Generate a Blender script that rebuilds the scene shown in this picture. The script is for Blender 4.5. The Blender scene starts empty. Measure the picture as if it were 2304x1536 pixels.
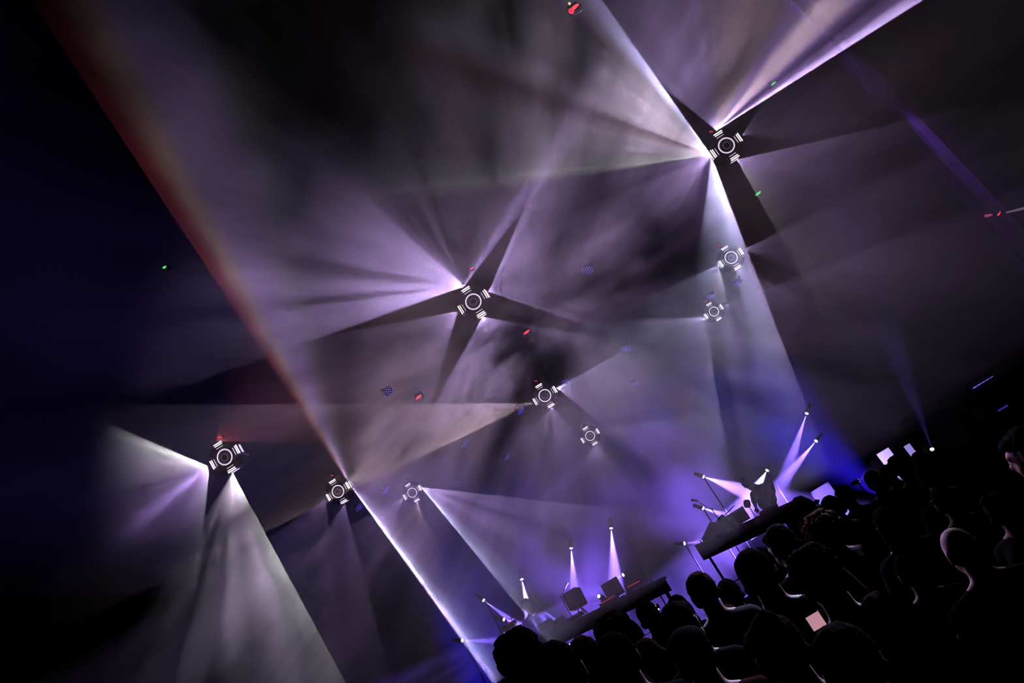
import bpy, bmesh, math, random
from mathutils import Vector, Matrix, noise

sc = bpy.context.scene
random.seed(7)
R = math.radians
# ------------------------------------------------------------------ camera
FPX = 1792.0                                   # focal length in pixels of a 2304 px wide frame
ROLL, PITCH, YAW = R(31.0), R(20.8), R(3.3)
CAM = Vector((0, 0, 1.85))
fwd = Vector((-math.sin(YAW)*math.cos(PITCH), math.cos(YAW)*math.cos(PITCH), math.sin(PITCH)))
Rw = Vector((math.cos(YAW), math.sin(YAW), 0)); Uw = Rw.cross(fwd)
cx = Rw*math.cos(ROLL) - Uw*math.sin(ROLL)
cy = Rw*math.sin(ROLL) + Uw*math.cos(ROLL)
cam_d = bpy.data.cameras.new('camera'); cam = bpy.data.objects.new('camera', cam_d)
sc.collection.objects.link(cam)
cam_d.lens = 28; cam_d.sensor_width = 36; cam_d.clip_end = 100
_m = Matrix((cx, cy, -fwd)).transposed().to_4x4(); _m.translation = CAM
cam.matrix_world = _m; sc.camera = cam
# ------------------------------------------------------------------ world, exposure
w = bpy.data.worlds.new('world'); sc.world = w; w.use_nodes = True
w.node_tree.nodes['Background'].inputs[0].default_value = (0, 0, 0, 1)
w.node_tree.nodes['Background'].inputs[1].default_value = 0.0
sc.view_settings.view_transform = 'Standard'; sc.view_settings.look = 'None'
sc.view_settings.gamma = 1; sc.view_settings.exposure = 0.0
sc.view_settings.use_curve_mapping = False
cy_ = sc.cycles
cy_.use_denoising = True
cy_.use_adaptive_sampling = False
cy_.max_bounces = 0; cy_.diffuse_bounces = 0; cy_.glossy_bounces = 0; cy_.transmission_bounces = 0
cy_.volume_bounces = 0; cy_.transparent_max_bounces = 6
cy_.sample_clamp_direct = 0; cy_.use_light_tree = True

def ray(x, y): return fwd + cx*((x-1152)/FPX) - cy*((y-768)/FPX)
def P(x, y, z): return CAM + ray(x, y)*z                 # a point at a depth along the optical axis
def PY(x, y, Y): d = ray(x, y); return CAM + d*(Y/d.y)    # a point at a distance Y into the hall
def lookdir(deg, toward=0.0):
    """a direction in the hall: deg counted in the tilted picture plane, plus a part towards the audience"""
    a = R(deg); return (cx*math.cos(a) + cy*math.sin(a) - fwd*toward).normalized()

# ------------------------------------------------------------------ helpers
C = sc.collection
def tag(o, label=None, cat=None, group=None, kind=None):
    if label: o['label'] = label
    if cat: o['category'] = cat
    if group: o['group'] = group
    if kind: o['kind'] = kind
    return o
def empty(name, loc=(0, 0, 0), rz=0):
    o = bpy.data.objects.new(name, None); C.objects.link(o); o.location = loc; o.rotation_euler = (0, 0, rz)
    o.empty_display_size = 0.1
    return o
def link(name, me, parent=None, mat=None, loc=None):
    o = bpy.data.objects.new(name, me); C.objects.link(o)
    if parent: o.parent = parent
    if mat and not me.materials: me.materials.append(mat)
    elif mat:
        o.material_slots[0].link = 'OBJECT'; o.material_slots[0].material = mat
    if loc is not None: o.location = loc
    return o
def obj(name, bm, mat, parent=None, loc=None, smooth=False):
    me = bpy.data.meshes.new(name); bm.to_mesh(me); bm.free()
    if smooth:
        for p in me.polygons: p.use_smooth = True
    return link(name, me, parent, mat, loc)
def BM(): return bmesh.new()
def box(bm, c, s, rot=None, bevel=0.0):
    r = bmesh.ops.create_cube(bm, size=1)
    vs = r['verts']
    bmesh.ops.scale(bm, vec=s, verts=vs)
    if bevel:
        es = list({e for v in vs for e in v.link_edges})
        rb = bmesh.ops.bevel(bm, geom=es, offset=bevel, segments=1, affect='EDGES')
        vs = list({v for f in rb['faces'] for v in f.verts} | {v for v in vs if v.is_valid})
    if rot is not None: bmesh.ops.rotate(bm, verts=vs, cent=(0, 0, 0), matrix=rot.to_3x3())
    bmesh.ops.translate(bm, verts=vs, vec=c)
    return vs
def cyl(bm, p1, p2, r1, r2=None, n=12, cap=True):
    p1, p2 = Vector(p1), Vector(p2); r2 = r1 if r2 is None else r2
    d = p2-p1; L = d.length
    r = bmesh.ops.create_cone(bm, cap_ends=cap, segments=n, radius1=max(r1, 1e-4), radius2=max(r2, 1e-4), depth=L)
    q = Vector((0, 0, 1)).rotation_difference(d.normalized())
    bmesh.ops.rotate(bm, verts=r['verts'], cent=(0, 0, 0), matrix=q.to_matrix())
    bmesh.ops.translate(bm, verts=r['verts'], vec=(p1+p2)/2)
    return r['verts']
def ball(bm, c, s, u=12, v=8):
    r = bmesh.ops.create_uvsphere(bm, u_segments=u, v_segments=v, radius=1)
    bmesh.ops.scale(bm, vec=s if hasattr(s, '__len__') else (s, s, s), verts=r['verts'])
    bmesh.ops.translate(bm, verts=r['verts'], vec=c)
    return r['verts']
def torus(bm, c, R0, r0, axis='Y', n=40, k=8):
    vs = []
    for i in range(n):
        a = 2*math.pi*i/n
        for j in range(k):
            b = 2*math.pi*j/k
            rr = R0 + r0*math.cos(b)
            x, z, y = rr*math.cos(a), rr*math.sin(a), r0*math.sin(b)
            p = (x, y, z) if axis == 'Y' else (x, z, y)
            vs.append(bm.verts.new(Vector(c)+Vector(p)))
    for i in range(n):
        for j in range(k):
            bm.faces.new((vs[i*k+j], vs[((i+1) % n)*k+j], vs[((i+1) % n)*k+(j+1) % k], vs[i*k+(j+1) % k]))
def prism(bm, pts, y0, y1):
    """outline in x,z extruded along y"""
    a = [bm.verts.new((p[0], y0, p[1])) for p in pts]; b = [bm.verts.new((p[0], y1, p[1])) for p in pts]
    n = len(pts)
    bm.faces.new(a); bm.faces.new(list(reversed(b)))
    for i in range(n): bm.faces.new((a[i], b[i], b[(i+1) % n], a[(i+1) % n]))

MATS = {}
def mat(name, col, rough=0.6, spec=0.3, var=0.25, scale=6.0, metal=0.0, emit=None, es=0.0):
    if name in MATS: return MATS[name]
    m = bpy.data.materials.new(name); m.use_nodes = True; nt = m.node_tree
    b = nt.nodes['Principled BSDF']
    b.inputs['Roughness'].default_value = rough; b.inputs['Metallic'].default_value = metal
    b.inputs['Specular IOR Level'].default_value = spec
    tc = nt.nodes.new('ShaderNodeTexCoord'); nz = nt.nodes.new('ShaderNodeTexNoise')
    nz.inputs['Scale'].default_value = scale; nz.inputs['Detail'].default_value = 3
    nt.links.new(tc.outputs['Object'], nz.inputs['Vector'])
    rp = nt.nodes.new('ShaderNodeValToRGB')
    rp.color_ramp.elements[0].position = 0.3; rp.color_ramp.elements[1].position = 0.7
    rp.color_ramp.elements[0].color = tuple(max(0, c*(1-var)) for c in col)+(1,)
    rp.color_ramp.elements[1].color = tuple(min(1, c*(1+var)) for c in col)+(1,)
    nt.links.new(nz.outputs['Fac'], rp.inputs[0]); nt.links.new(rp.outputs[0], b.inputs['Base Color'])
    if emit:
        b.inputs['Emission Color'].default_value = emit+(1,)
        mm = nt.nodes.new('ShaderNodeMapRange'); mm.inputs[3].default_value = es*0.85; mm.inputs[4].default_value = es*1.1
        nt.links.new(nz.outputs['Fac'], mm.inputs[0]); nt.links.new(mm.outputs[0], b.inputs['Emission Strength'])
        m.cycles.emission_sampling = 'NONE' if es < 40 else 'AUTO'
    MATS[name] = m
    return m
M_black = mat('black_paint', (.012, .012, .014), .45, .4)
M_matte = mat('matte_black', (.008, .008, .009), .9, .1)
M_drape = mat('black_velvet', (2e-6, 2e-6, 2.5e-6), 1, 0)      # light-swallowing stage velvet
M_cloth = mat('black_table_cloth', (.006, .006, .008), 1, 0)
M_gloss = mat('dark_glass', (.01, .01, .014), .12, .5)
M_metal = mat('dark_metal', (.05, .05, .055), .4, .4, metal=.6)
M_chrome = mat('brushed_steel', (.45, .45, .48), .3, .5, metal=.8)
M_white = mat('white_gear', (.55, .55, .58), .5, .3)
M_grey = mat('grey_gear', (.2, .2, .22), .5, .3)
M_slot = mat('slot_light', (.9, .9, .9), .5, emit=(1.0, .84, 1.0), es=2.4)
M_slot2 = mat('slot_light_dim', (.9, .9, .9), .5, emit=(.95, .72, 1.0), es=1.0)
M_ring = mat('ring_light', (.9, .9, .9), .5, emit=(.95, .74, 1.0), es=1.1)
M_ring2 = mat('painted_ring_glint', (.3, .3, .3), .4, emit=(.6, .45, .75), es=.16)
M_red = mat('red_led', (.3, .02, .03), .4, emit=(1.0, .04, .10), es=.9)
M_redhot = mat('red_lamp', (.3, .02, .03), .4, emit=(1.0, .05, .07), es=1.6)
M_orange = mat('orange_led', (.3, .1, .03), .4, emit=(1.0, .45, .2), es=2.0)
M_green = mat('green_led', (.02, .3, .06), .4, emit=(.08, 1.0, .25), es=.8)
M_bluedot = mat('blue_led', (.05, .04, .3), .4, emit=(.20, .13, 1.0), es=1.0)
M_stagelens = mat('stage_lens', (.9, .9, .9), .4, emit=(.80, .72, 1.0), es=3.2)
M_phone = mat('phone_screen', (.5, .4, .4), .4, emit=(1.0, .50, .60), es=.5)
M_panel = mat('white_board', (.7, .7, .72), .8, .1, var=.06)

# ------------------------------------------------------------------ the hall
def struct(name, bm, m, label, cat): return tag(obj(name, bm, m), label, cat, kind='structure')
X0, X1, Y0, Y1, ZT = -11.0, 11.0, -5.0, 23.0, 13.0
b = BM(); box(b, ((X0+X1)/2, (Y0+Y1)/2, -.1), (X1-X0, Y1-Y0, .2)); struct('floor', b, M_matte, 'dark hall floor under the crowd', 'floor')
b = BM(); box(b, ((X0+X1)/2, (Y0+Y1)/2, ZT+.1), (X1-X0, Y1-Y0, .2)); struct('ceiling', b, M_drape, 'black hall ceiling above the lights', 'ceiling')
b = BM(); box(b, ((X0+X1)/2, Y1+.1, ZT/2), (X1-X0, .2, ZT)); struct('wall_back', b, M_drape, 'black draped wall behind the stage', 'wall')
b = BM(); box(b, ((X0+X1)/2, Y0-.1, ZT/2), (X1-X0, .2, ZT)); struct('wall_front', b, M_drape, 'dark wall behind the audience', 'wall')
b = BM(); box(b, (X0-.1, (Y0+Y1)/2, ZT/2), (.2, Y1-Y0, ZT)); struct('wall_left', b, M_drape, 'black side wall left of the crowd', 'wall')
b = BM(); box(b, (X1+.1, (Y0+Y1)/2, ZT/2), (.2, Y1-Y0, ZT)); struct('wall_right', b, M_drape, 'black side wall right of the crowd', 'wall')
# haze: a thin scattering fog with slow drifting clouds
HAZE = 0.02
HY0 = 5.0                                       # fog cut off here so beams fade and the near crowd stays dark
b = BM()                                        # underside shaped to keep lit haze off the dark heads
_o = [(HY0, 2.05), (12.9, 2.05), (12.9, 1.22), (Y1-.05, 1.22), (Y1-.05, ZT-.05), (HY0, ZT-.05)]
_l = [b.verts.new((X0+.05, y, z)) for y, z in _o]; _r = [b.verts.new((X1-.05, y, z)) for y, z in _o]
b.faces.new(_l); b.faces.new(_r[::-1])
for i in range(6): b.faces.new((_l[(i+1) % 6], _l[i], _r[i], _r[(i+1) % 6]))
bmesh.ops.recalc_face_normals(b, faces=b.faces[:])
hm = bpy.data.materials.new('stage_haze'); hm.use_nodes = True; nt = hm.node_tree; nt.nodes.clear()
out = nt.nodes.new('ShaderNodeOutputMaterial'); vs_ = nt.nodes.new('ShaderNodeVolumeScatter')
nt.links.new(vs_.outputs[0], out.inputs['Volume'])
geo = nt.nodes.new('ShaderNodeNewGeometry'); mp = nt.nodes.new('ShaderNodeMapping')
mp0 = nt.nodes.new('ShaderNodeMapping'); mp0.inputs['Rotation'].default_value = (-R(21), R(20), 0)   # stretched along the line of sight so the clouds show
mp.inputs['Scale'].default_value = (.62, .05, 1.0)
nz = nt.nodes.new('ShaderNodeTexNoise'); nz.inputs['Scale'].default_value = 1.1; nz.inputs['Detail'].default_value = 5; nz.inputs['Roughness'].default_value = .68
nt.links.new(geo.outputs['Position'], mp0.inputs[0]); nt.links.new(mp0.outputs[0], mp.inputs[0]); nt.links.new(mp.outputs[0], nz.inputs['Vector'])
mr = nt.nodes.new('ShaderNodeMapRange'); mr.inputs[1].default_value = .40; mr.inputs[2].default_value = .61
mr.inputs[3].default_value = HAZE*.05; mr.inputs[4].default_value = HAZE*2.1
nt.links.new(nz.outputs['Fac'], mr.inputs[0])
sz_ = nt.nodes.new('ShaderNodeSeparateXYZ'); nt.links.new(geo.outputs['Position'], sz_.inputs[0])
fz = nt.nodes.new('ShaderNodeMapRange'); fz.inputs[1].default_value = 2.0; fz.inputs[2].default_value = 3.3; fz.inputs[3].default_value = .3; fz.inputs[4].default_value = 1.0   # thinner close to the heads
nt.links.new(sz_.outputs[2], fz.inputs[0])
dm = nt.nodes.new('ShaderNodeMath'); dm.operation = 'MULTIPLY'; nt.links.new(mr.outputs[0], dm.inputs[0]); nt.links.new(fz.outputs[0], dm.inputs[1]); nt.links.new(dm.outputs[0], vs_.inputs['Density'])
vs_.inputs['Anisotropy'].default_value = 0.0
hm.cycles.volume_sampling = 'MULTIPLE_IMPORTANCE'; hm.cycles.volume_step_rate = 1.4
tag(obj('haze', b, hm), 'thin drifting stage haze over the stage and above the heads', 'haze', kind='stuff')
cy_.volume_max_steps = 256

# ------------------------------------------------------------------ hanging beam lights
FACE = Vector((0, -1, -.22)).normalized()          # every beam light looks at the audience
SIDES = {'R': Vector((1, 0, 0)), 'L': Vector((-1, 0, 0)), 'U': Vector((1, 0, 0)).cross(FACE)*-1, 'D': Vector((1, 0, 0)).cross(FACE)}
GAIN = 1.0
def beam_lamp(parent, pos, facing, side, energy, stops, elev=(-25, 60), soft=(1.0, 1.0), streak=0.0, seed=0.0, esoft=8.0, off=.245):
    """one slot's light: a wide fan whose colour and strength change with the angle across the slot"""
    sd = SIDES[side]; src = pos + sd*off + FACE*.12
    c = (CAM - src).normalized()
    mid = R((min(q[0] for q in stops)+max(q[0] for q in stops))/2)        # the middle of the fan
    d = cx*math.cos(mid) + cy*math.sin(mid); d = (d - c*d.dot(c)).normalized()
    l = bpy.data.lights.new('slot_beam', 'SPOT'); l.energy = energy*GAIN; l.spot_blend = 0; l.shadow_soft_size = 0
    z = -d; y = c; x = y.cross(z)
    def local(ang):
        v = cx*math.cos(R(ang)) + cy*math.sin(R(ang)); v = v - c*v.dot(c)
        return math.degrees(math.atan2(v.dot(x), v.dot(d)))
    full = [(min(q[0] for q in stops)-soft[0], 0.0, None)] + [(q[0], q[1], q[2] if len(q) > 2 else None) for q in stops] + [(max(q[0] for q in stops)+soft[1], 0.0, None)]
    full = sorted([(local(q[0]), q[1], q[2]) for q in full], key=lambda q: q[0])
    lo, hi = full[0][0], full[-1][0]
    half = max(abs(lo), abs(hi), abs(elev[0]), abs(elev[1]))+8
    l.spot_size = R(min(180, 2*half))
    o = bpy.data.objects.new('slot_beam', l); C.objects.link(o)
    m = Matrix((x, y, z)).transposed().to_4x4(); m.translation = src
    o.parent = parent; o.matrix_world = m
    l.use_nodes = True; t = l.node_tree; em = t.nodes['Emission']
    N = t.nodes.new; L = t.links.new
    tc = N('ShaderNodeTexCoord'); sp = N('ShaderNodeSeparateXYZ'); L(tc.outputs['Normal'], sp.inputs[0])
    ng = N('ShaderNodeMath'); ng.operation = 'MULTIPLY'; ng.inputs[1].default_value = -1; L(sp.outputs[2], ng.inputs[0])
    at = N('ShaderNodeMath'); at.operation = 'ARCTAN2'; L(sp.outputs[0], at.inputs[0]); L(ng.outputs[0], at.inputs[1])
    mr = N('ShaderNodeMapRange'); mr.inputs[1].default_value = R(lo); mr.inputs[2].default_value = R(hi)
    mr.clamp = True
    L(at.outputs[0], mr.inputs[0])
    rp = N('ShaderNodeValToRGB'); cr = rp.color_ramp; cr.interpolation = 'LINEAR'
    els = cr.elements
    while len(els) < len(full): els.new(0.5)
    for e, s in zip(els, full):
        e.position = (s[0]-lo)/(hi-lo)
    for e, s in zip(els, full):
        col = s[2] or LILAC; e.color = (col[0]*s[1], col[1]*s[1], col[2]*s[1], 1)
    L(mr.outputs[0], rp.inputs[0])
    asn = N('ShaderNodeMath'); asn.operation = 'ARCSINE'; L(sp.outputs[1], asn.inputs[0])
    e0, e1, es = R(elev[0]), R(elev[1]), R(esoft)
    w0 = N('ShaderNodeMapRange'); w0.interpolation_type = 'SMOOTHSTEP'; w0.inputs[1].default_value = e0-es; w0.inputs[2].default_value = e0
    w1 = N('ShaderNodeMapRange'); w1.interpolation_type = 'SMOOTHSTEP'; w1.inputs[1].default_value = e1; w1.inputs[2].default_value = e1+R(4)
    w1.inputs[3].default_value = 1; w1.inputs[4].default_value = 0
    L(asn.outputs[0], w0.inputs[0]); L(asn.outputs[0], w1.inputs[0])
    mu = N('ShaderNodeMath'); mu.operation = 'MULTIPLY'; L(w0.outputs[0], mu.inputs[0]); L(w1.outputs[0], mu.inputs[1])
    last = mu
    if streak:
        cb = N('ShaderNodeCombineXYZ'); sm = N('ShaderNodeMath'); sm.operation = 'MULTIPLY'; sm.inputs[1].default_value = 7.0
        L(at.outputs[0], sm.inputs[0]); L(sm.outputs[0], cb.inputs[0]); L(sp.outputs[1], cb.inputs[1]); cb.inputs[2].default_value = seed
        nz = N('ShaderNodeTexNoise'); nz.inputs['Scale'].default_value = 1.3; nz.inputs['Detail'].default_value = 3
        L(cb.outputs[0], nz.inputs['Vector'])
        sr = N('ShaderNodeMapRange'); sr.inputs[1].default_value = .3; sr.inputs[2].default_value = .7
        sr.inputs[3].default_value = 1-streak; sr.inputs[4].default_value = 1+streak
        L(nz.outputs['Fac'], sr.inputs[0])
        m2 = N('ShaderNodeMath'); m2.operation = 'MULTIPLY'; L(last.outputs[0], m2.inputs[0]); L(sr.outputs[0], m2.inputs[1]); last = m2
    L(rp.outputs[0], em.inputs['Color']); L(last.outputs[0], em.inputs['Strength'])
    return o
LILAC = (.68, .46, 1.0); GREY = (.80, .65, .88); BLUEW = (.60, .57, 1.0); GREEN = (.74, .72, .74); PINK = (1.0, .68, .95); RED = (1.0, .16, .20)
WARM = (1.0, .66, .64); PURP = (.60, .36, 1.0); MAUVE = (.85, .58, .78)
FIX = {
 'F1': (1632, 333, 10.9), 'F2': (1643, 582, 14.0), 'F3': (1605, 702, 18.2),
 'F4': (1068, 681, 10.9), 'F5': (1227, 890, 14.0), 'F6': (1328, 980, 18.2),
 'F7': (514, 1027, 10.9), 'F8': (765, 1104, 14.0), 'F9': (930, 1107, 18.2)}
FLAB = {
 'F1': 'hanging four-slot beam light with dazzling left slots, nearest right one of the nine',
 'F2': 'hanging four-slot beam light below the dazzling right one, middle of the right-hand trio',
 'F3': 'smallest hanging four-slot beam light of the right-hand trio, lowest in that column',
 'F4': 'hanging four-slot beam light with four dark shadow wedges, nearest centre one',
 'F5': 'hanging four-slot beam light in the very middle of the nine',
 'F6': 'smallest hanging four-slot beam light of the centre trio, nearest above the stage',
 'F7': 'leftmost hanging four-slot beam light throwing a cloudy grey-green beam',
 'F8': 'hanging four-slot beam light with the bright diagonal sheet of light beside its lens',
 'F9': 'smallest hanging four-slot beam light of the left trio, right of the bright diagonal sheet'}
BEAMS = [
 # fixture, side, energy, stops (angle in the picture plane, strength, colour), elevation window, edge softness, streaks, window softness
 ('F1', 'L', 17000, [(125.5, 1.5, BLUEW), (127.5, 1.1, BLUEW), (131, .55, GREY), (136, .75, GREY), (139, .45, GREY), (145, .66, GREY), (149, .42, GREY), (154, .60, GREY), (161, .28, MAUVE), (168, .34, GREY), (178, .38, GREY), (186, .40, GREEN), (190, .12), (205, .18), (222, .28, LILAC), (238, .22), (248, .06, PURP), (262, .04, PURP), (266, .40, BLUEW), (274, .5, BLUEW), (281, .8, BLUEW), (286, 1.2, BLUEW), (288.5, 2.0, BLUEW), (290.5, 2.2, LILAC)], (66, 82), (.6, .6), .45, 9),
 ('F1', 'U', 11000, [(32.5, 3.2, LILAC), (33.6, 2.2, LILAC), (35.5, .5, PURP), (39, .12, PURP), (42, .35, PURP), (46, 1.0, PINK), (50, .9, PINK), (56, .45, PURP), (64, .42, MAUVE), (80, .32, MAUVE), (100, .28), (118, .26), (139, .22)], (48, 74), (.35, 3), .25),
 ('F1', 'R', 450, [(-5, .3), (5, .6), (30, .8), (58, .8)], (74, 84), (6, 2), .2),
 ('F1', 'D', 1840, [(-60, .8, GREEN), (-55, .8, GREY), (-30, .7), (0, .9), (12.5, 1.0)], (76, 82), (1.5, .8), .2, 8),
 ('F2', 'L', 5200, [(204, .8, BLUEW), (215, .7, BLUEW), (250, .8, BLUEW), (275, 1.0, GREY), (283, 1.5, BLUEW)], (79, 86), (1, .7), .3),
 ('F2', 'R', 800, [(-20, .4), (5, .8), (26, 1.0)], (72, 84), (3, 1), .2, 8),
 ('F2', 'D', 768, [(-72, 1.0), (-50, 1.0), (-25, .8)], (70, 79), (1, 3), .25, 8),
 ('F3', 'L', 5400, [(182, .7, BLUEW), (200, .8, BLUEW), (228, .9, BLUEW), (262, .9, LILAC), (279, 1.6, BLUEW)], (77, 86), (.8, .7), .3),
 ('F3', 'R', 1200, [(-35, .6), (0, .8), (21, 1.0)], (72, 84), (4, .8), .2, 8),
 ('F3', 'D', 1512, [(-80, 1.1), (-60, 1.0), (-30, .7)], (70, 79), (1, 4), .25, 8),
 ('F4', 'U', 9775, [(53, .34, PURP), (58, .28), (75, .08), (105, .07), (125, .12), (138, .40), (147, .9), (153, .55), (160, .8), (172, .6), (184, .8), (199, 1.0, LILAC)], (66, 82), (1.2, 1), .6, 8),
 ('F4', 'R', 3600, [(-18, .7), (0, .5), (30, .5), (66, 1.0)], (66, 84), (1.5, 1.5), .45, 6),
 ('F4', 'D', 3600, [(-118, 1.0), (-90, .9), (-60, .7), (-30, .5), (-11, .7)], (62, 79), (1.5, 1.5), .45, 6),
 ('F4', 'L', 3680, [(191, .6), (225, .8), (253, 1.0)], (74, 84), (.8, 1.5), .2),
 ('F5', 'R', 2304, [(-38, .7), (-10, .7), (10, .9), (29, 1.3, BLUEW)], (78, 86), (1, 1), .35),
 ('F5', 'L', 8450, [(180.5, .9, PINK), (190, .8, PINK), (203, .9, WARM), (205.5, 1.8, WARM)], (70, 82), (.3, .4), .1),
 ('F5', 'D', 1092, [(-135, .8), (-105, 1.0), (-103, .3), (-88, .25), (-86, 1.0), (-48, .8)], (70, 79), (2, 1.5), .15),
 ('F6', 'R', 1740, [(-30, .7), (-5, .8), (9, 1.2, BLUEW)], (77, 86), (1, 1), .2),
 ('F6', 'D', 1152, [(-135, .7), (-103, 1.0), (-101, .35), (-88, .3), (-86, 1.0), (-40, .8)], (70, 79), (2, 1.5), .15),
 ('F7', 'L', 52000, [(157.5, 1.3, GREEN), (163, 1.1, GREEN), (172, .8, GREY), (182, .45, GREY), (198, .2), (211, .2), (214, .55, PURP), (222, .45, PURP), (238, .15), (250, .30), (262, .5, GREY)], (83.5, 86), (1.0, 4), .55, 4),
 ('F7', 'D', 20250, [(-118, .08, GREY), (-106, .25, GREY), (-94, .35, GREY), (-84, 1.0, GREY), (-73, .9, GREY), (-65, 1.2, GREEN), (-62, 1.5, GREEN)], (73, 83), (5, .5), .6, 5),
 ('F7', 'U', 1500, [(0.2, 1.0, RED), (20, .6, RED), (60, .3, RED)], (74, 83), (.3, 25), 0, 4),
 ('F8', 'R', 26400, [(-54.2, 5.0, LILAC), (-53.2, 4.0, BLUEW), (-52, 1.0, BLUEW), (-49, .28), (-44, .14), (-36, .08), (-28, .05), (0, .07), (30, .14, MAUVE), (60, .17, MAUVE), (80, .08, MAUVE), (92, .04, MAUVE), (100, .05, GREY), (106, .15, GREY), (112, .45, LILAC), (116, .50, LILAC), (119, .44, WARM), (122, .26, RED)], (56, 78), (.25, 4.0), .12, 8),
 ('F8', 'L', 2000, [(217, 1.0, PURP), (230, .7, PURP), (260, .4), (275, .4)], (76, 86), (4, 1), .3),
 ('F8', 'D', 2000, [(-125, .7), (-90, .6, PURP), (-76, .8)], (70, 79), (2, 1.5), .2),
 ('F9', 'R', 12649, [(-50.5, 2.6, BLUEW), (-48, 1.5, BLUEW), (-40, .40), (-30, .5), (-18, .35), (-7, .6)], (72, 84), (.5, 1), .35),
 ('F9', 'L', 2080, [(209, 1.0), (225, .7), (250, .5)], (74, 84), (4, .8), .3),
 ('F9', 'D', 1228, [(-128, .8, WARM), (-100, .5), (-80, .9, WARM), (-64, .8)], (70, 79), (2, 1.5), .2),
]
def build_fixture(key):
    px = FIX[key]; pos = P(*px)
    c = (CAM - pos).normalized()
    root = empty('beam_light'); tag(root, FLAB[key], 'stage light', 'hanging four-slot beam lights in a grid')
    # local frame: x right, z up, -y towards the audience
    M3 = Matrix((SIDES['R'], -FACE, SIDES['U'])).transposed()
    mw = M3.to_4x4(); mw.translation = pos; root.matrix_world = mw
    k = 1.0
    bm = BM()
    oct_ = [(.20*math.cos(R(22.5+45*i)), .20*math.sin(R(22.5+45*i))) for i in range(8)]
    prism(bm, oct_, -.06, .20)
    o2 = [(.15*math.cos(R(22.5+45*i)), .15*math.sin(R(22.5+45*i))) for i in range(8)]
    prism(bm, o2, -.10, -.06)
    obj('housing', bm, M_black, root)
    for i in range(4):
        a = R(45+90*i); bm = BM()
        box(bm, (.205*math.cos(a), .02, .205*math.sin(a)), (.05, .22, .13), Matrix.Rotation(-a, 4, 'Y'), .012)
        box(bm, (.19*math.cos(a), -.105, .19*math.sin(a)), (.03, .03, .10), Matrix.Rotation(-a, 4, 'Y'), .008)
        obj('corner_pillar', bm, M_gloss, root)
    bm = BM(); torus(bm, (0, -.108, 0), .104, .0075); obj('lens_ring', bm, M_ring, root, smooth=True)
    bm = BM(); torus(bm, (0, -.10, 0), .122, .012); obj('lens_bezel', bm, M_gloss, root, smooth=True)
    bm = BM(); ball(bm, (0, -.09, 0), (.095, .03, .095), 20, 10); ln = obj('lens', bm, M_gloss, root, smooth=True)
    bm = BM(); torus(bm, (0, -.117, -.004), .048, .0035, n=28, k=6); obj('painted_lens_glint', bm, M_ring2, ln, smooth=True)  # faint emission stands in for the glint in the glass
    for i in range(4):
        a = R(90*i); rot = Matrix.Rotation(-a, 4, 'Y')
        def at(r, y): return (r*math.cos(a), y, r*math.sin(a))
        bm = BM()
        box(bm, at(.195, -.03), (.05, .14, .155), rot, .006)
        slot = obj('light_slot', bm, M_black, root)
        bm = BM(); box(bm, at(.212, -.104), (.012, .012, .125), rot); obj('light_bar', bm, M_slot, slot)
        bm = BM(); box(bm, at(.187, -.103), (.008, .010, .115), rot); obj('light_bar', bm, M_slot, slot)
        bm = BM(); box(bm, at(.152, -.104), (.005, .008, .105), rot); obj('light_bar', bm, M_slot2, slot)
        bm = BM(); box(bm, at(.2215, -.02), (.004, .05, .115), rot); obj('light_window', bm, M_slot2, slot)
    bm = BM()
    box(bm, (0, .10, .245), (.20, .08, .03), None, .005); box(bm, (0, .10, .30), (.05, .06, .10), None, .006)
    obj('hanger_bracket', bm, M_metal, root)
    bm = BM(); box(bm, (-.01, .065, .315), (.05, .008, .012), Matrix.Rotation(R(28), 4, 'Y')); obj('status_light', bm, M_red, root)
    # the suspension line, plumb up to the ceiling
    bm = BM(); top = mw.inverted() @ Vector((pos.x, pos.y+.1, ZT-.02)); cyl(bm, (0, .10, .34), top, .0004, n=4); obj('suspension_cable', bm, M_matte, root)
    return root, pos, c
FROOT = {}
for k in FIX: FROOT[k] = build_fixture(k)
for i, (k, side, en, stops, elev, soft, streak, *es) in enumerate(BEAMS):
    root, pos, c = FROOT[k]
    beam_lamp(root, pos, c, side, en, stops, elev, soft, streak, seed=i*3.7, esoft=es[0] if es else 6.0)

# ------------------------------------------------------------------ stage platform
SZ = 1.2
b = BM(); box(b, (0, 16.6, SZ/2), (13.5, 6.4, SZ), None, .02); sp_ = empty('stage_platform', (0, 0, 0))
obj('deck', b, M_matte, sp_); tag(sp_, 'raised black stage platform behind the crowd', 'stage')
b = BM(); box(b, (0, 13.375, SZ-.05), (13.5, .03, .08)); obj('edge_trim', b, M_metal, sp_)

def aim(o, pos, d):
    o.matrix_world = Matrix.Translation(pos) @ d.to_track_quat('-Z', 'Y').to_matrix().to_4x4()
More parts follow.
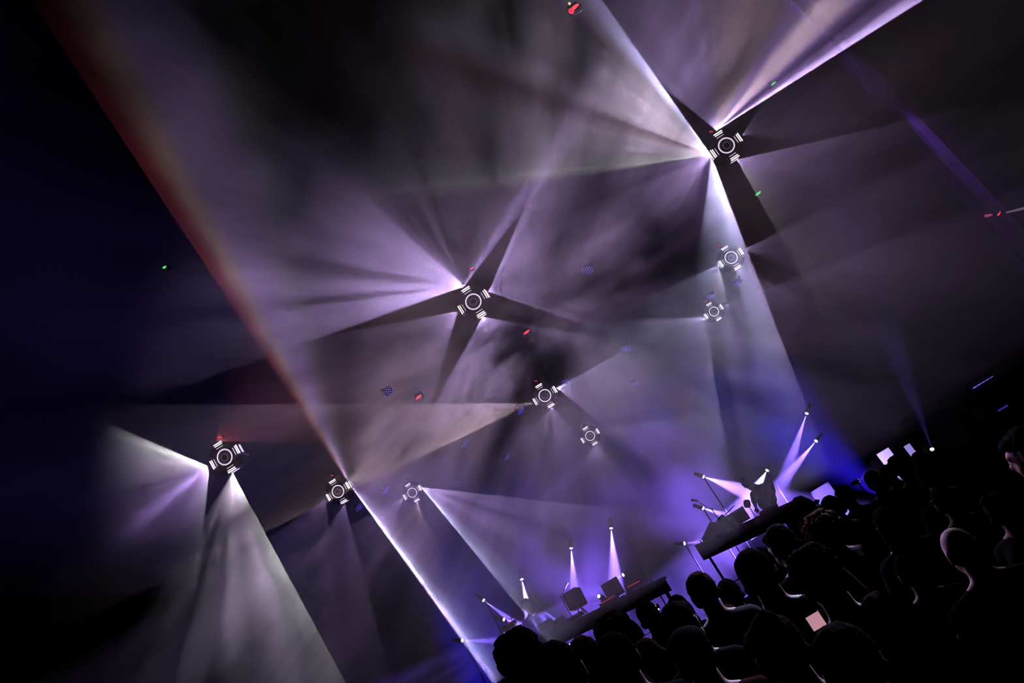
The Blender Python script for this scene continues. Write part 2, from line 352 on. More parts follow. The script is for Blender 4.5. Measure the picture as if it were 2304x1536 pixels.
# ------------------------------------------------------------------ stage spots
VIOLET = (.24, .13, 1.0)
def stage_spot(px, py, Y, deg, toward, cone, energy, label, mount='stand', col=VIOLET, size=.036, blend=.6, target=None):
    pos = PY(px, py, Y); d = lookdir(deg, toward) if target is None else (target-pos).normalized()
    root = empty('stage_spot'); root.location = pos
    tag(root, label, 'spotlight', 'small violet stage spots')
    q = d.to_track_quat('-Z', 'Y').to_matrix().to_4x4()
    bm = BM(); cyl(bm, (0, 0, .02), (0, 0, .20), size*1.25, size*.9, 12); h = obj('lamp_head', bm, M_black, root); h.matrix_local = q
    # the lens faces the beam but stays visible from the hall
    bm = BM(); ball(bm, (0, 0, 0), (size, size, size*.55), 12, 8); ln = obj('lens', bm, M_stagelens, root); ln.matrix_local = q
    bm = BM(); box(bm, (0, 0, .09), (size*3.0, .02, .03)); box(bm, (size*1.5, 0, .06), (.012, .03, .09)); box(bm, (-size*1.5, 0, .06), (.012, .03, .09)); y_ = obj('yoke', bm, M_metal, root); y_.matrix_local = q
    bm = BM()
    if mount == 'stand':
        cyl(bm, (0, .12, .02), (0, .12, SZ-pos.z), .014, n=8)
        for k in range(3):
            a = 2*math.pi*k/3+.4; cyl(bm, (0, .12, SZ-pos.z+.25), (.22*math.cos(a), .12+.22*math.sin(a), SZ-pos.z+.01), .009, n=6)
    elif mount == 'floor': box(bm, (0, .06, SZ-pos.z+.02), (.16, .16, .04)); cyl(bm, (0, .06, SZ-pos.z+.03), (0, .06, 0), .016, n=8)
    else: cyl(bm, (0, .1, .05), (0, .1, ZT-pos.z-.01), .0005, n=4)
    obj('mount_pole', bm, M_matte, root)
    if energy:
        l = bpy.data.lights.new('spot_beam', 'SPOT'); l.energy = energy; l.color = col; l.spot_size = R(cone); l.spot_blend = blend; l.shadow_soft_size = 0
        o = bpy.data.objects.new('spot_beam', l); C.objects.link(o); o.parent = root
        m = q.copy(); m.translation = d*(size*.9); o.matrix_local = m
    return root
SPOTS = [
 (1375, 1188, 16.6, -87, .25, 20, 90000, 'violet stage spot pointing straight down over the long gap between the tables', 'hang'),
 (1285, 1233, 16.6, -86, .25, 18, 90000, 'violet stage spot pointing down above the black monitor', 'hang'),
 (1174, 1303, 16.6, -77, .25, 20, 126000, 'violet stage spot beaming down behind the seated performer', 'stand'),
 (1088, 1350, 16.4, -33, .2, 13, 46800, 'violet stage spot aimed down right at the seated performer from the far left', 'stand'),
 (1134, 1393, 16.2, -10, .3, 22, 10800, 'bright little stage spot low beside the seated performer', 'stand'),
 (1402, 1293, 16.3, 207, .2, 16, 21600, 'violet stage spot above the right corner of the black box screen', 'stand'),
 (1347, 1341, 16.0, 150, .5, 40, 2160, 'bright oblong lamp glowing between the two black boxes', 'stand'),
 (1540, 1222, 16.0, 9, .2, 22, 12600, 'small white stage spot at the left end of the right table', 'stand'),
 (1582, 1143, 16.4, -16, .2, 24, 57600, 'violet stage spot at the left of the right table, lower of two', 'stand'),
 (1583, 1072, 16.6, -19, .2, 26, 111600, 'violet stage spot beaming right towards the standing performer, upper of two', 'stand'),
 (1726, 1058, 16.8, 235, .2, 34, 75600, 'violet stage spot just above the back of the standing performer', 'stand'),
 (1836, 992, 16.8, 226, .2, 15, 75600, 'violet stage spot up right of the standing performer beaming down left', 'hang'),
 (1815, 930, 16.8, 247, .2, 14, 61200, 'highest violet stage spot at the right side of the stage', 'hang'),
 (1040, 1440, 16.2, 3, .2, 14, 21600, 'dim stage spot beside the bright diagonal sheet of light', 'stand'),
 (2097, 1010, 15.2, 118, .3, 12, 1800, 'tiny violet lamp by the dark speaker stack at the right', 'stand'),
]
SPOTS += [(1930, 1082, 15.2, 0, 0, 34, 190, 'unseen added spot behind the heads that lights the white boards', 'floor', (.50, .36, 1.0), .036, .6, PY(2012, 1034, 16.2)), (1838, 1128, 15.5, 0, 0, 34, 60, 'unseen added spot behind the rounded speaker that lights the board there', 'floor', VIOLET, .036, .6, PY(1852, 1112, 16.3))]  # unseen spots put in to brighten the white boards
for q in SPOTS: stage_spot(*q)
# broad blue washes standing on the stage floor behind the tables
def blue_wash(px, py, Y, deg, toward, cone, energy, col, label, z=None):
    pos = PY(px, py, Y); pos.z = SZ+.22 if z is None else z
    root = empty('wash_light', pos); tag(root, label, 'floor light', 'blue floor washes at the back of the stage')
    d = lookdir(deg, toward); q = d.to_track_quat('-Z', 'Y').to_matrix().to_4x4()
    bm = BM(); box(bm, (0, 0, .07), (.26, .16, .10), None, .01); h = obj('lamp_housing', bm, M_black, root); h.matrix_local = q
    bm = BM(); box(bm, (0, 0, .012), (.22, .12, .012)); f = obj('diffuser', bm, mat('blue_diffuser', (.4, .4, .6), .5, emit=(.12, .08, 1.0), es=1.2), root); f.matrix_local = q
    bm = BM(); box(bm, (0, .02, -.205), (.2, .2, .025)); box(bm, (.15, 0, -.10), (.012, .04, .21)); box(bm, (-.15, 0, -.10), (.012, .04, .21)); obj('floor_bracket', bm, M_metal, root)
    l = bpy.data.lights.new('wash_beam', 'SPOT'); l.energy = energy; l.color = col; l.spot_size = R(cone); l.spot_blend = 1; l.shadow_soft_size = 0
    o = bpy.data.objects.new('wash_beam', l); C.objects.link(o); o.parent = root; m = q.copy(); m.translation = d*.03; o.matrix_local = m
blue_wash(1010, 1500, 17.6, 110, -3.8, 36, 9000, (.02, .008, 1.0), 'blue floor wash at the far left of the stage')
blue_wash(1330, 1390, 17.6, 115, -3.8, 42, 22000, (.22, .10, 1.0), 'blue floor wash behind the left table')
blue_wash(1640, 1220, 17.6, 120, -3.8, 42, 26000, (.23, .11, 1.0), 'blue floor wash behind the right table')
blue_wash(1960, 1070, 17.2, 125, -3.8, 36, 13000, (.03, .012, 1.0), 'blue floor wash beside the bright white boards')

# ------------------------------------------------------------------ bodies: limbs as tapered capsules fused into one skin
def fuse(name, caps, balls, voxel=.014, smooth=2, rough=0):
    vs, fs = [], []
    def put(pts, rings, n):
        o_ = len(vs); vs.extend(pts)
        for i in range(rings-1):
            for j in range(n): fs.append((o_+i*n+j, o_+i*n+(j+1) % n, o_+(i+1)*n+(j+1) % n, o_+(i+1)*n+j))
        fs.append(tuple(o_+j for j in reversed(range(n)))); fs.append(tuple(o_+(rings-1)*n+j for j in range(n)))
    def blobs(c_, s_, n=14, m=9):
        s_ = s_ if hasattr(s_, '__len__') else (s_,)*3
        put([(c_[0]+s_[0]*math.sin(t)*math.cos(u), c_[1]+s_[1]*math.sin(t)*math.sin(u), c_[2]-s_[2]*math.cos(t))
             for t in [math.pi*(i+.25)/(m+.5-1) if i < m-1 else math.pi-.08 for i in range(m)] for u in [2*math.pi*j/n for j in range(n)]], m, n)
    for p1, r1, p2, r2 in caps:
        p1, p2 = Vector(p1), Vector(p2); d = p2-p1
        if d.length > 1e-4:
            d.normalize(); e = d.orthogonal().normalized(); g = d.cross(e); n = 14
            put([tuple(p + (e*math.cos(2*math.pi*j/n) + g*math.sin(2*math.pi*j/n))*r) for p, r in ((p1, r1), (p2, r2)) for j in range(n)], 2, n)
        blobs(p1, r1); blobs(p2, r2)
    for c_, s_ in balls: blobs(c_, s_, 20, 14)
    me = bpy.data.meshes.new(name+'_raw'); me.from_pydata(vs, [], fs); me.update()
    o = bpy.data.objects.new(name+'_raw', me); C.objects.link(o)
    md = o.modifiers.new('r', 'REMESH'); md.mode = 'VOXEL'; md.voxel_size = voxel; md.use_smooth_shade = True
    if smooth:
        sm = o.modifiers.new('s', 'SMOOTH'); sm.iterations = smooth; sm.factor = .5
    dg = bpy.context.evaluated_depsgraph_get(); dg.update()
    res = bpy.data.meshes.new_from_object(o.evaluated_get(dg)); res.name = name
    bpy.data.objects.remove(o); bpy.data.meshes.remove(me)
    if rough:
        nzs = [v.normal.copy() for v in res.vertices]
        for v, n_ in zip(res.vertices, nzs):
            v.co += n_*rough*(noise.noise(v.co*38)*.7 + noise.noise(v.co*95)*.5)
    return res
def V(*a): return Vector(a)
def hand(wrist, direc, normal, side, curl=.5, k=1.0):
    """palm, four unequal bent fingers and a thumb from the side of the palm"""
    d = direc.normalized(); n = (normal - d*normal.dot(d)).normalized(); t = d.cross(n)*side
    caps = []
    pc = wrist + d*.05*k
    for j, (off, ln) in enumerate(((-.028, .062), (-.010, .074), (.010, .070), (.027, .055))):
        base = wrist + d*.085*k + t*off*k
        caps.append((wrist + d*.01 + t*off*.5*k, .014*k, base, .011*k))
        mid = base + (d*math.cos(curl*.6) + n*math.sin(curl*.6))*ln*.5*k
        tip = mid + (d*math.cos(curl*1.5) + n*math.sin(curl*1.5))*ln*.5*k
        caps += [(base, .0095*k, mid, .0085*k), (mid, .0085*k, tip, .007*k)]
    th0 = wrist + d*.03*k - t*.025*k; th1 = th0 + (d*.7 - t*.7 + n*.3).normalized()*.035*k; th2 = th1 + (d*.95 - t*.2 + n*.3).normalized()*.03*k
    caps += [(th0, .012*k, th1, .010*k), (th1, .010*k, th2, .008*k)]
    return caps
def skeleton(lean=0.0, head_f=V(0, 1, 0), head=None, lh=None, rh=None, hip=V(0, 0, .93), sh=None):
    """joint positions of a figure facing +y, feet at z = 0"""
    J = {}
    J['hip'] = hip; J['sh'] = sh or hip + V(0, lean, .45)
    J['head'] = head or J['sh'] + V(0, .02+lean*.3, .235)
    J['lh'] = lh or J['sh'] + V(-.26, .06, -.52); J['rh'] = rh or J['sh'] + V(.26, .06, -.52)
    return J
def elbow(sh, wr, L1, L2, pole):
    d = wr-sh; D = min(d.length, L1+L2-.002); u = d.normalized()
    a = (L1*L1-L2*L2+D*D)/(2*D); h = math.sqrt(max(0, L1*L1-a*a))
    p = (pole - u*pole.dot(u)); p = p.normalized() if p.length > 1e-5 else V(0, 0, -1)
    return sh + u*a + p*h
def figure_meshes(name, J, hair='short', facing=V(0, 1, 0), sleeves='short', handcurl=.5):
    hip, sh, hd = J['hip'], J['sh'], J['head']
    f = facing.normalized(); side = f.cross(V(0, 0, 1)).normalized(); up = side.cross(f).normalized()
    def H(x, y, z): return hd + side*x + f*y + up*z
    body, shirt, trouser = [], [], []
    for s_ in (-1, 1):
        kn = V(hip.x+s_*.12, hip.y*.6+.03, .50); an = V(hip.x*.6+s_*.12, -.02, .09)
        leg = [(hip+V(s_*.09, 0, -.02), .085, kn, .058), (kn, .058, an, .040)]
        body += leg + [(an+V(0, -.03, -.045), .035, an+V(s_*.015, .15, -.055), .028)]
        trouser += [(a, r+.014, b_, q+.016) for a, r, b_, q in leg]
        S = sh + V(s_*.175, 0, -.01); W = J['lh'] if s_ < 0 else J['rh']
        if (W-S).length > .535: W = S + (W-S).normalized()*.535
        E_ = elbow(S, W, .29, .25, V(s_*.6, -.5, -.5))
        body += [(S, .052, E_, .040), (E_, .040, W, .028), (sh+V(s_*.05, 0, 0), .07, S, .056)]
        hdir = (W-E_).normalized()
        body += hand(W, hdir, V(-s_*.6, .4, 0) if abs(hdir.z) > .7 else V(0, 0, -1), s_, handcurl)
        if sleeves == 'long': shirt += [(S, .066, E_, .054), (E_, .054, E_+(W-E_)*.92, .042)]
        else: shirt += [(S, .068, S+(E_-S)*.72, .060)]
        shirt += [(sh+V(s_*.04, 0, 0), .085, S, .070)]
    tor = [(hip+V(-.07, 0, .02), .105, hip+V(.07, 0, .02), .105), (hip+V(0, 0, .03), .125, hip.lerp(sh, .55), .125),
           (hip.lerp(sh, .55)+V(-.05, .01, 0), .12, sh+V(-.07, 0, -.06), .10), (hip.lerp(sh, .55)+V(.05, .01, 0), .12, sh+V(.07, 0, -.06), .10)]
    body += tor
    shirt += [(a, r+.016, b_, q+.016) for a, r, b_, q in tor[1:]] + [(hip+V(-.07, 0, .0), .122, hip+V(.07, 0, .0), .122)]
    trouser += [(hip+V(-.07, 0, -.01), .116, hip+V(.07, 0, -.01), .116)]
    nb = H(0, -.025, -.07); body += [(sh+V(0, 0, .0), .070, nb, .058)]
    for s_ in (-1, 1):
        body += [(sh.lerp(nb, .45)+V(s_*.03, -.01, 0), .045, sh+V(s_*.17, 0, .005), .048)]; shirt += [(sh.lerp(nb, .30)+V(s_*.035, -.01, 0), .055, sh+V(s_*.17, 0, .008), .060)]
    bb = [(H(0, -.01, .015), (.076, .092, .105)), (H(0, .03, -.055), (.056, .058, .058))]
    body += [(H(0, .085, .005), .012, H(0, .105, -.03), .014), (H(-.035, .078, .02), .014, H(.035, .078, .02), .014),
             (H(-.018, .082, -.062), .008, H(.018, .082, -.062), .008), (H(0, .07, -.10), .018, H(0, .072, -.095), .018)]
    for s_ in (-1, 1): body += [(H(s_*.079, -.012, .02), .013, H(s_*.080, -.008, -.03), .009), (H(s_*.084, -.03, .015), .008, H(s_*.080, -.015, -.02), .008)]
    hair_c, hair_b = [], []
    if hair in ('short', 'long', 'bun', 'cap'):
        hair_b += [(H(0, -.028, .036), (.086, .094, .098)), (H(0, .03, .075), (.066, .058, .042))]
        hair_c += [(H(-.06, -.06, -.03), .032, H(.06, -.06, -.03), .032)]
    if hair == 'long': hair_c += [(H(x, -.075, .0), .045, sh+V(x*1.4, -.09, -.10), .035) for x in (-.055, 0, .055)]
    if hair == 'bun': hair_b += [(H(0, -.09, .105), (.045, .045, .045))]
    if hair == 'afro': hair_b += [(H(0, -.025, .05), (.135, .135, .13))] + [(H(.11*math.cos(a)*math.cos(e), -.025+.11*math.sin(a)*math.cos(e), .05+.105*math.sin(e)), (.042,)*3) for a in [k*.7 for k in range(9)] for e in (-.1, .5, 1.1)]
    if hair == 'tousled': hair_b += [(H(0, -.02, .045), (.092, .10, .10))] + [(H(.075*math.cos(a)*math.cos(e), -.02+.085*math.sin(a)*math.cos(e), .05+.085*math.sin(e)), (.03, .03, .026)) for a in [k*.63 for k in range(10)] for e in (-.15, .45, 1.0)]
    m = {'body': fuse(name+'_body', body, bb), 'shirt': fuse(name+'_shirt', shirt, [], .018), 'trousers': fuse(name+'_trousers', trouser, [], .02)}
    if hair != 'bald': m['hair'] = fuse(name+'_hair', hair_c, hair_b, .0095, 1, .016 if hair in ('afro', 'tousled') else .008)
    if hair == 'cap':
        bm = BM(); ball(bm, H(0, -.012, .062), (.092, .104, .075), 20, 12)
        vs = box(bm, H(0, .125, .055), (.13, .12, .012), None, .004)
        me = bpy.data.meshes.new(name+'_cap'); bm.to_mesh(me); bm.free(); m['cap'] = me
    return m
SKIN = [mat('skin_light', (.13, .068, .056), .7, .1, .1, 30), mat('skin_mid', (.09, .05, .04), .7, .1, .1, 30), mat('skin_deep', (.04, .022, .017), .7, .1, .1, 30)]
HAIR = [mat('hair_black', (.006, .005, .005), .9, 0, .4, 60), mat('hair_brown', (.014, .008, .006), .9, 0, .4, 60), mat('hair_fair', (.03, .02, .014), .9, 0, .3, 60)]
CLOTH = [mat('shirt_black', (.008, .008, .009), 1, 0), mat('shirt_navy', (.008, .010, .02), 1, 0), mat('shirt_grey', (.022, .021, .022), 1, 0), mat('shirt_maroon', (.022, .008, .009), 1, 0)]
M_denim = mat('dark_denim', (.010, .012, .02), 1, 0, .4, 40)
M_shoe = mat('shoe_black', (.01, .01, .01), .6)
def place_figure(m, loc, rz, scale, label, skin, hair, shirt, group=None, cat='person'):
    root = empty('person', loc, rz); root.scale = (scale,)*3
    tag(root, label, cat, group)
    link('body', m['body'], root, SKIN[skin])
    link('shirt', m['shirt'], root, CLOTH[shirt]); link('trousers', m['trousers'], root, M_denim)
    if 'hair' in m: link('hair', m['hair'], root, HAIR[hair])
    if 'cap' in m: link('cap', m['cap'], root, CLOTH[(shirt+1) % 4])
    return root
TEMPL = {}
def template(h):
    if h not in TEMPL: TEMPL[h] = figure_meshes('crowd_'+h, skeleton(), h, sleeves='long' if h in ('long', 'cap') else 'short')
    return TEMPL[h]
HEADZ = .93+.45+.235
CROWD = [
 # head centre in the picture, depth, hair, turn, skin, hair tone, shirt, label
 (1863, 1203, 6.0, 'afro', .2, 2, 1, 2, 'person with a round halo of curly hair below the stage speaker'),
 (1763, 1228, 5.2, 'short', .5, 0, 0, 0, 'short-haired person in front of the right table legs'),
 (1709, 1297, 3.9, 'short', -.1, 0, 0, 0, 'tall person with a broad dark head under the right table'),
 (1852, 1309, 3.1, 'tousled', .1, 0, 0, 0, 'person with a large dark tousled head, just above the glowing phone'),
 (1790, 1268, 7.6, 'long', .1, 1, 1, 0, 'long-haired person half hidden between two big dark heads'),
 (1646, 1340, 6.2, 'short', 0, 0, 0, 1, 'person with a small dark head left of the tall broad-headed person'),
 (1585, 1335, 5.2, 'short', .2, 1, 1, 2, 'grey-shirted person in front of the dark gap between the tables'),
 (1532, 1372, 7.2, 'long', 0, 0, 1, 0, 'long-haired person behind the lit-ear person near the middle'),
 (1538, 1412, 4.1, 'short', -.5, 0, 0, 0, 'short-haired person with a pale lit left ear, behind the red cap'),
 (1566, 1482, 3.3, 'cap', .1, 0, 0, 3, 'person in a dark reddish cap at the bottom middle'),
 (1644, 1400, 5.6, 'long', .9, 0, 1, 0, 'long-haired person turned sideways beside the pale-eared person'),
 (1878, 1148, 7.4, 'short', 0, 0, 0, 0, 'person behind the curly-haired one, right of the stage speaker'),
 (1905, 1118, 9.6, 'short', .4, 0, 0, 1, 'small far person with a pink-lit cheek at the right of the stage'),
 (1822, 1186, 8.6, 'short', 0, 1, 1, 2, 'grey-shirted person left of the curly-haired one'),
 (1969, 1085, 9.4, 'short', 0, 0, 0, 0, 'small person in front of the blue glow, left of the white boards'),
 (2002, 1068, 10.8, 'short', 0, 1, 0, 0, 'smallest person right below the bright white boards'),
 (2030, 1054, 8.6, 'tousled', 0, 1, 0, 0, 'tousled person covering the lower edge of the bright white boards'),
 (2073, 1040, 9.9, 'short', 0, 0, 0, 0, 'small person in front of the dark speaker stack'),
 (2093, 1072, 6.2, 'short', -.4, 0, 0, 0, 'dark person right of the white boards with a faint lit cheek'),
 (2318, 1015, 3.9, 'short', .9, 0, 0, 0, 'person at the right edge of the frame with a lit face outline'),
 (2168, 1238, 3.4, 'bald', .2, 0, 0, 0, 'bald person with a pink rim of light on the crown'),
 (2002, 1182, 5.2, 'long', 0, 0, 0, 0, 'dark long-haired person right of the curly-haired one'),
 (2052, 1290, 4.3, 'short', 0, 1, 0, 0, 'dark person left of the bald one'),
 (2204, 1420, 2.6, 'long', 0, 0, 0, 0, 'near long-haired person in the dark lower right corner'),
 (2000, 1400, 2.9, 'short', 0, 0, 0, 0, 'near dark person right of the glowing phone'),
 (2255, 1150, 4.5, 'bun', -.8, 0, 1, 0, 'person with hair tied up near the right edge, face lit pink'),
 (2130, 1130, 5.4, 'short', 0, 2, 0, 1, 'dark person above the bald one'),
 (1760, 1470, 2.5, 'bun', .1, 0, 1, 0, 'near person with a hair bun below the big dark head'),
 (1183, 1500, 3.7, 'tousled', 0, 1, 0, 2, 'big-headed person at the bottom left, under the left table end'),
 (1325, 1487, 4.6, 'short', .2, 0, 1, 0, 'person in front of the left table with a lit ear'),
 (1268, 1524, 3.2, 'short', 0, 0, 0, 0, 'low dark person right of the big-headed one'),
 (1392, 1437, 6.0, 'afro', 0, 2, 0, 0, 'person with bushy hair in front of the left table'),
 (1398, 1490, 3.7, 'short', 0, 0, 0, 0, 'dark round-headed person below the bushy-haired one'),
 (1462, 1388, 7.0, 'short', 0, 0, 0, 1, 'navy-shirted person beneath the small orange lamp'),
 (1428, 1428, 8.4, 'short', 0, 1, 0, 0, 'small person behind the bushy-haired one'),
 (1466, 1484, 4.9, 'long', .4, 0, 1, 0, 'long-haired person left of the red cap'),
]
for (x, y, d_, h, rz, sk, hr, st, lab) in CROWD:
    p = P(x, y, d_); k = p.z/HEADZ
    place_figure(template(h), (p.x, p.y, 0), rz, k, lab, sk, hr, st, 'audience standing in front of the stage')
# the one who holds a phone up
pp = P(1836, 1397, 2.55); ph = P(1915, 1500, 2.1)
k = ph.z/HEADZ; base = V(ph.x, ph.y-.05, 0)
inv = lambda p: (p-base)/k
Jp = skeleton(lh=inv(pp)+V(.01, -.02, -.09))
place_figure(figure_meshes('phone_holder', Jp, 'short', handcurl=1.0), base, 0, k, 'near person holding up a small glowing phone', 0, 0, 0, 'audience standing in front of the stage')
fr = empty('phone', pp); tag(fr, 'small phone with a glowing pink screen held up in the crowd', 'phone')
q = (CAM-pp).to_track_quat('Z', 'Y').to_matrix().to_4x4()
q = Matrix.Rotation(0, 4, 'Z') @ q; fr.matrix_world = Matrix.Translation(pp) @ q
bm = BM(); box(bm, (0, 0, 0), (.052, .056, .009), None, .004); obj('phone_case', bm, M_black, fr)
bm = BM(); box(bm, (0, 0, .006), (.046, .046, .002), None, .0009); obj('screen', bm, M_phone, fr)

# ------------------------------------------------------------------ the two performers
dj_head = PY(1685, 1090, 15.6); rz = R(172)
dj_base = V(dj_head.x+.10, dj_head.y+.42, SZ)
def w2l(p, base, rz, k): return Matrix.Rotation(-rz, 3, 'Z') @ ((p-base)/k)
kd = 1.02
hL = PY(1740, 1138, 15.25); hR = PY(1702, 1146, 15.25)
Jd = skeleton(hip=V(0, 0, .95), sh=w2l(PY(1712, 1098, 15.75), dj_base, rz, kd)-V(0, 0, .02), head=w2l(dj_head, dj_base, rz, kd),
              lh=w2l(hL, dj_base, rz, kd), rh=w2l(hR, dj_base, rz, kd))
djm = figure_meshes('keyboard_player', Jd, 'tousled', facing=V(.35, .75, -.62), sleeves='short', handcurl=.9)
place_figure(djm, dj_base, rz, kd, 'performer in a dark T-shirt bent over keyboards at the right table', 0, 0, 1)
p2 = PY(1183, 1366, 15.9); rz2 = R(200); b2 = V(p2.x, p2.y+.12, SZ); k2 = (p2.z-SZ)/(HEADZ)
J2 = skeleton(lean=.06, lh=V(-.2, .34, 1.08), rh=V(.18, .36, 1.10), head=V(0, .10, HEADZ))
place_figure(figure_meshes('left_player', J2, 'short', facing=V(.2, .9, -.35), sleeves='long', handcurl=.9), b2, rz2, k2, 'dim performer standing among gear at the left end of the left table', 0, 0, 0)

# ------------------------------------------------------------------ tables and gear on the stage
def zL(x): return 2.44 - .085*(x+3.14)
def zR(x): return 2.36 - .11*(x-.55)
def table(x0, x1, zf, yf, depth, skirt, label):
    root = empty('table', ((x0+x1)/2, yf+depth/2, SZ)); tag(root, label, 'table', 'black-skirted stage tables')
    ox, oy = root.location.x, root.location.y
    q = lambda x, z: (x-ox, z-SZ)
    bm = BM(); prism(bm, [q(x0, zf(x0)), q(x1, zf(x1)), q(x1, zf(x1)-.035), q(x0, zf(x0)-.035)], -depth/2, depth/2); obj('tabletop', bm, M_black, root)
    bm = BM(); n = 26; pts = []
    for i in range(n+1):                                  # pleated cloth hung along the front edge
        x = x0+(x1-x0)*i/n; y = -depth/2-.012+(.010 if i % 2 else -.010)
        pts.append((bm.verts.new((x-ox, y, zf(x)-.002-SZ)), bm.verts.new((x-ox, y*1.01, zf(x)-skirt-SZ))))
    for i in range(n): bm.faces.new((pts[i][0], pts[i][1], pts[i+1][1], pts[i+1][0]))
    r = bmesh.ops.solidify(bm, geom=bm.faces[:], thickness=.006)
    obj('table_skirt', bm, M_cloth, root)
    for x in (x0+.12, x1-.12):
        for y in (-depth/2+.06, depth/2-.06):
            bm = BM(); cyl(bm, (x-ox, y, zf(x)-SZ-.03), (x-ox, y, 0), .02, n=10); obj('leg', bm, M_metal, root)
    bm = BM(); cyl(bm, (x0+.12-ox, depth/2-.06, .35), (x1-.12-ox, depth/2-.06, .35), .012, n=8); obj('crossbar', bm, M_metal, root)
    return root
table(-3.40, -.70, zL, 14.95, .75, .27, 'long black-skirted table on the left of the stage')
table(.05, 2.10, zR, 14.95, .75, .30, 'black-skirted table of the bent-over performer on the right')
def item(name, px, py, Y, zf, label, cat, dz=0, rz=0, group=None):
    p = PY(px, py, Y); r = empty(name, (p.x, p.y, (zf(p.x) if zf else p.z)+dz), rz); tag(r, label, cat, group)
    return r
# left table
t = item('laptop', 1222, 1400, 15.3, zL, 'open laptop lit from behind beside the dim left performer', 'laptop', .006, R(20))
b = BM(); box(b, (0, 0, .008), (.30, .21, .016), None, .004); obj('laptop_base', b, M_grey, t)
b = BM(); box(b, (0, -.10, .11), (.30, .008, .20), Matrix.Rotation(R(14), 4, 'X'), .003); obj('laptop_lid', b, M_chrome, t)
t = item('sampler', 1252, 1392, 15.35, zL, 'tilted pale sampler box left of the black monitor speaker', 'music gear', .03, R(-15))
b = BM(); box(b, (0, 0, .06), (.24, .20, .05), Matrix.Rotation(R(35), 4, 'X'), .005); obj('sampler_body', b, M_white, t)
b = BM(); box(b, (0, .0, .0), (.20, .16, .04)); obj('sampler_stand', b, M_metal, t)
b = BM()
for i in range(4):
    for j in range(4): box(b, (-.07+.046*i, -.012+.036*(j-1.5)*.82, .088+.036*(j-1.5)*.57), (.036, .028, .006), Matrix.Rotation(R(35), 4, 'X'))
o = obj('pad_grid', b, M_grey, t); o['kind'] = 'stuff'
def keyboard(px, py, Y, zf, L, label, body, rz=0, dz=.0):
    t = item('keyboard', px, py, Y, zf, label, 'keyboard', dz, rz)
    b = BM(); box(b, (0, 0, .035), (L, .24, .07), None, .006); obj('keyboard_body', b, body, t)
    b = BM(); n = int(L/.024)
    for i in range(n): box(b, (-L/2+.02+(L-.04)*(i+.5)/n, .045, .076), ((L-.04)/n*.88, .12, .012))
    o = obj('white_keys', b, M_white, t); o['kind'] = 'stuff'
    b = BM()
    for i in range(n):
        if i % 7 in (0, 1, 3, 4, 5): box(b, (-L/2+.02+(L-.04)*(i+1)/n, .075, .086), (.009, .07, .012))
    o = obj('black_keys', b, M_black, t); o['kind'] = 'stuff'
    b = BM()
    for i in range(8): cyl(b, (-L/2+.06+i*(L-.12)/7, -.07, .07), (-L/2+.06+i*(L-.12)/7, -.07, .09), .009, .008, 8)
    o = obj('knob_row', b, M_chrome, t); o['kind'] = 'stuff'
    return t
keyboard(1284, 1384, 15.3, zL, .46, 'pale keyboard lying along the left table', M_white, R(6))
keyboard(1729, 1146, 15.22, zR, .36, 'white keyboard under the hands of the bent-over performer', M_white, R(-4))
t = item('monitor_speaker', 1302, 1362, 15.25, zL, 'black monitor speaker on a small tripod on the left table', 'speaker', 0, R(-12))
b = BM(); box(b, (0, 0, .33), (.30, .26, .33), Matrix.Rotation(R(-8), 4, 'X'), .02); obj('cabinet', b, M_matte, t)
b = BM(); box(b, (0, -.135, .35), (.20, .012, .20), Matrix.Rotation(R(-8), 4, 'X'), .006); obj('back_plate', b, M_black, t)
b = BM(); torus(b, (0, .14, .30), .10, .015); ball(b, (0, .125, .30), (.09, .03, .09), 16, 8); obj('woofer', b, M_gloss, t)
b = BM(); ball(b, (0, .13, .44), (.03, .02, .03), 12, 8); obj('tweeter', b, M_gloss, t)
for k in range(3):
    a = R(90+120*k); b = BM(); cyl(b, (.02*math.cos(a), .02*math.sin(a), .17), (.13*math.cos(a), .13*math.sin(a), .006), .011, n=8); obj('tripod_leg', b, M_metal, t)
b = BM(); box(b, (-.19, .05, .34), (.02, .22, .30), Matrix.Rotation(R(10), 4, 'Z'), .004); obj('side_shield', b, M_white, t)
t = item('screen_box', 1384, 1334, 15.3, zL, 'square black screen standing on the left table near the red lights', 'screen', 0, R(-6))
b = BM(); box(b, (0, 0, .20), (.34, .07, .32), Matrix.Rotation(R(-6), 4, 'X'), .008); obj('screen_body', b, M_matte, t)
b = BM(); box(b, (0, .045, .20), (.30, .01, .28), Matrix.Rotation(R(-6), 4, 'X'), .003); obj('display', b, M_gloss, t)
b = BM(); box(b, (0, .02, .01), (.24, .16, .02), None, .004); box(b, (0, .02, .04), (.06, .03, .06)); obj('foot', b, M_metal, t)
def mixer(px0, py0, px1, py1, Y, zf, label, n):
    p0, p1 = PY(px0, py0, Y), PY(px1, py1, Y); c = (p0+p1)/2; L = (p1-p0).length
    t = empty('mixer', (c.x, c.y+.14, zf(c.x)), 0); tag(t, label, 'mixer', 'mixers with rows of red lights')
    b = BM(); box(b, (0, 0, .035), (L+.10, .28, .07), None, .008); obj('mixer_body', b, M_matte, t)
    b = BM()
    for i in range(n):
        for j in range(3): cyl(b, (-L/2+L*i/(n-1), -.04+.06*j, .07), (-L/2+L*i/(n-1), -.04+.06*j, .09), .009, .007, 8)
    o = obj('fader_knobs', b, M_grey, t); o['kind'] = 'stuff'
    for i in range(n):
        q = p0.lerp(p1, i/(n-1)) - t.location
        b = BM(); ball(b, (q.x, -.143, min(.06, max(.012, q.z))), .0095, 8, 6); obj('red_light', b, M_red, t)
mixer(1352, 1355, 1380, 1338, 14.97, zL, 'left mixer with a row of red lights, left of the square screen', 8)
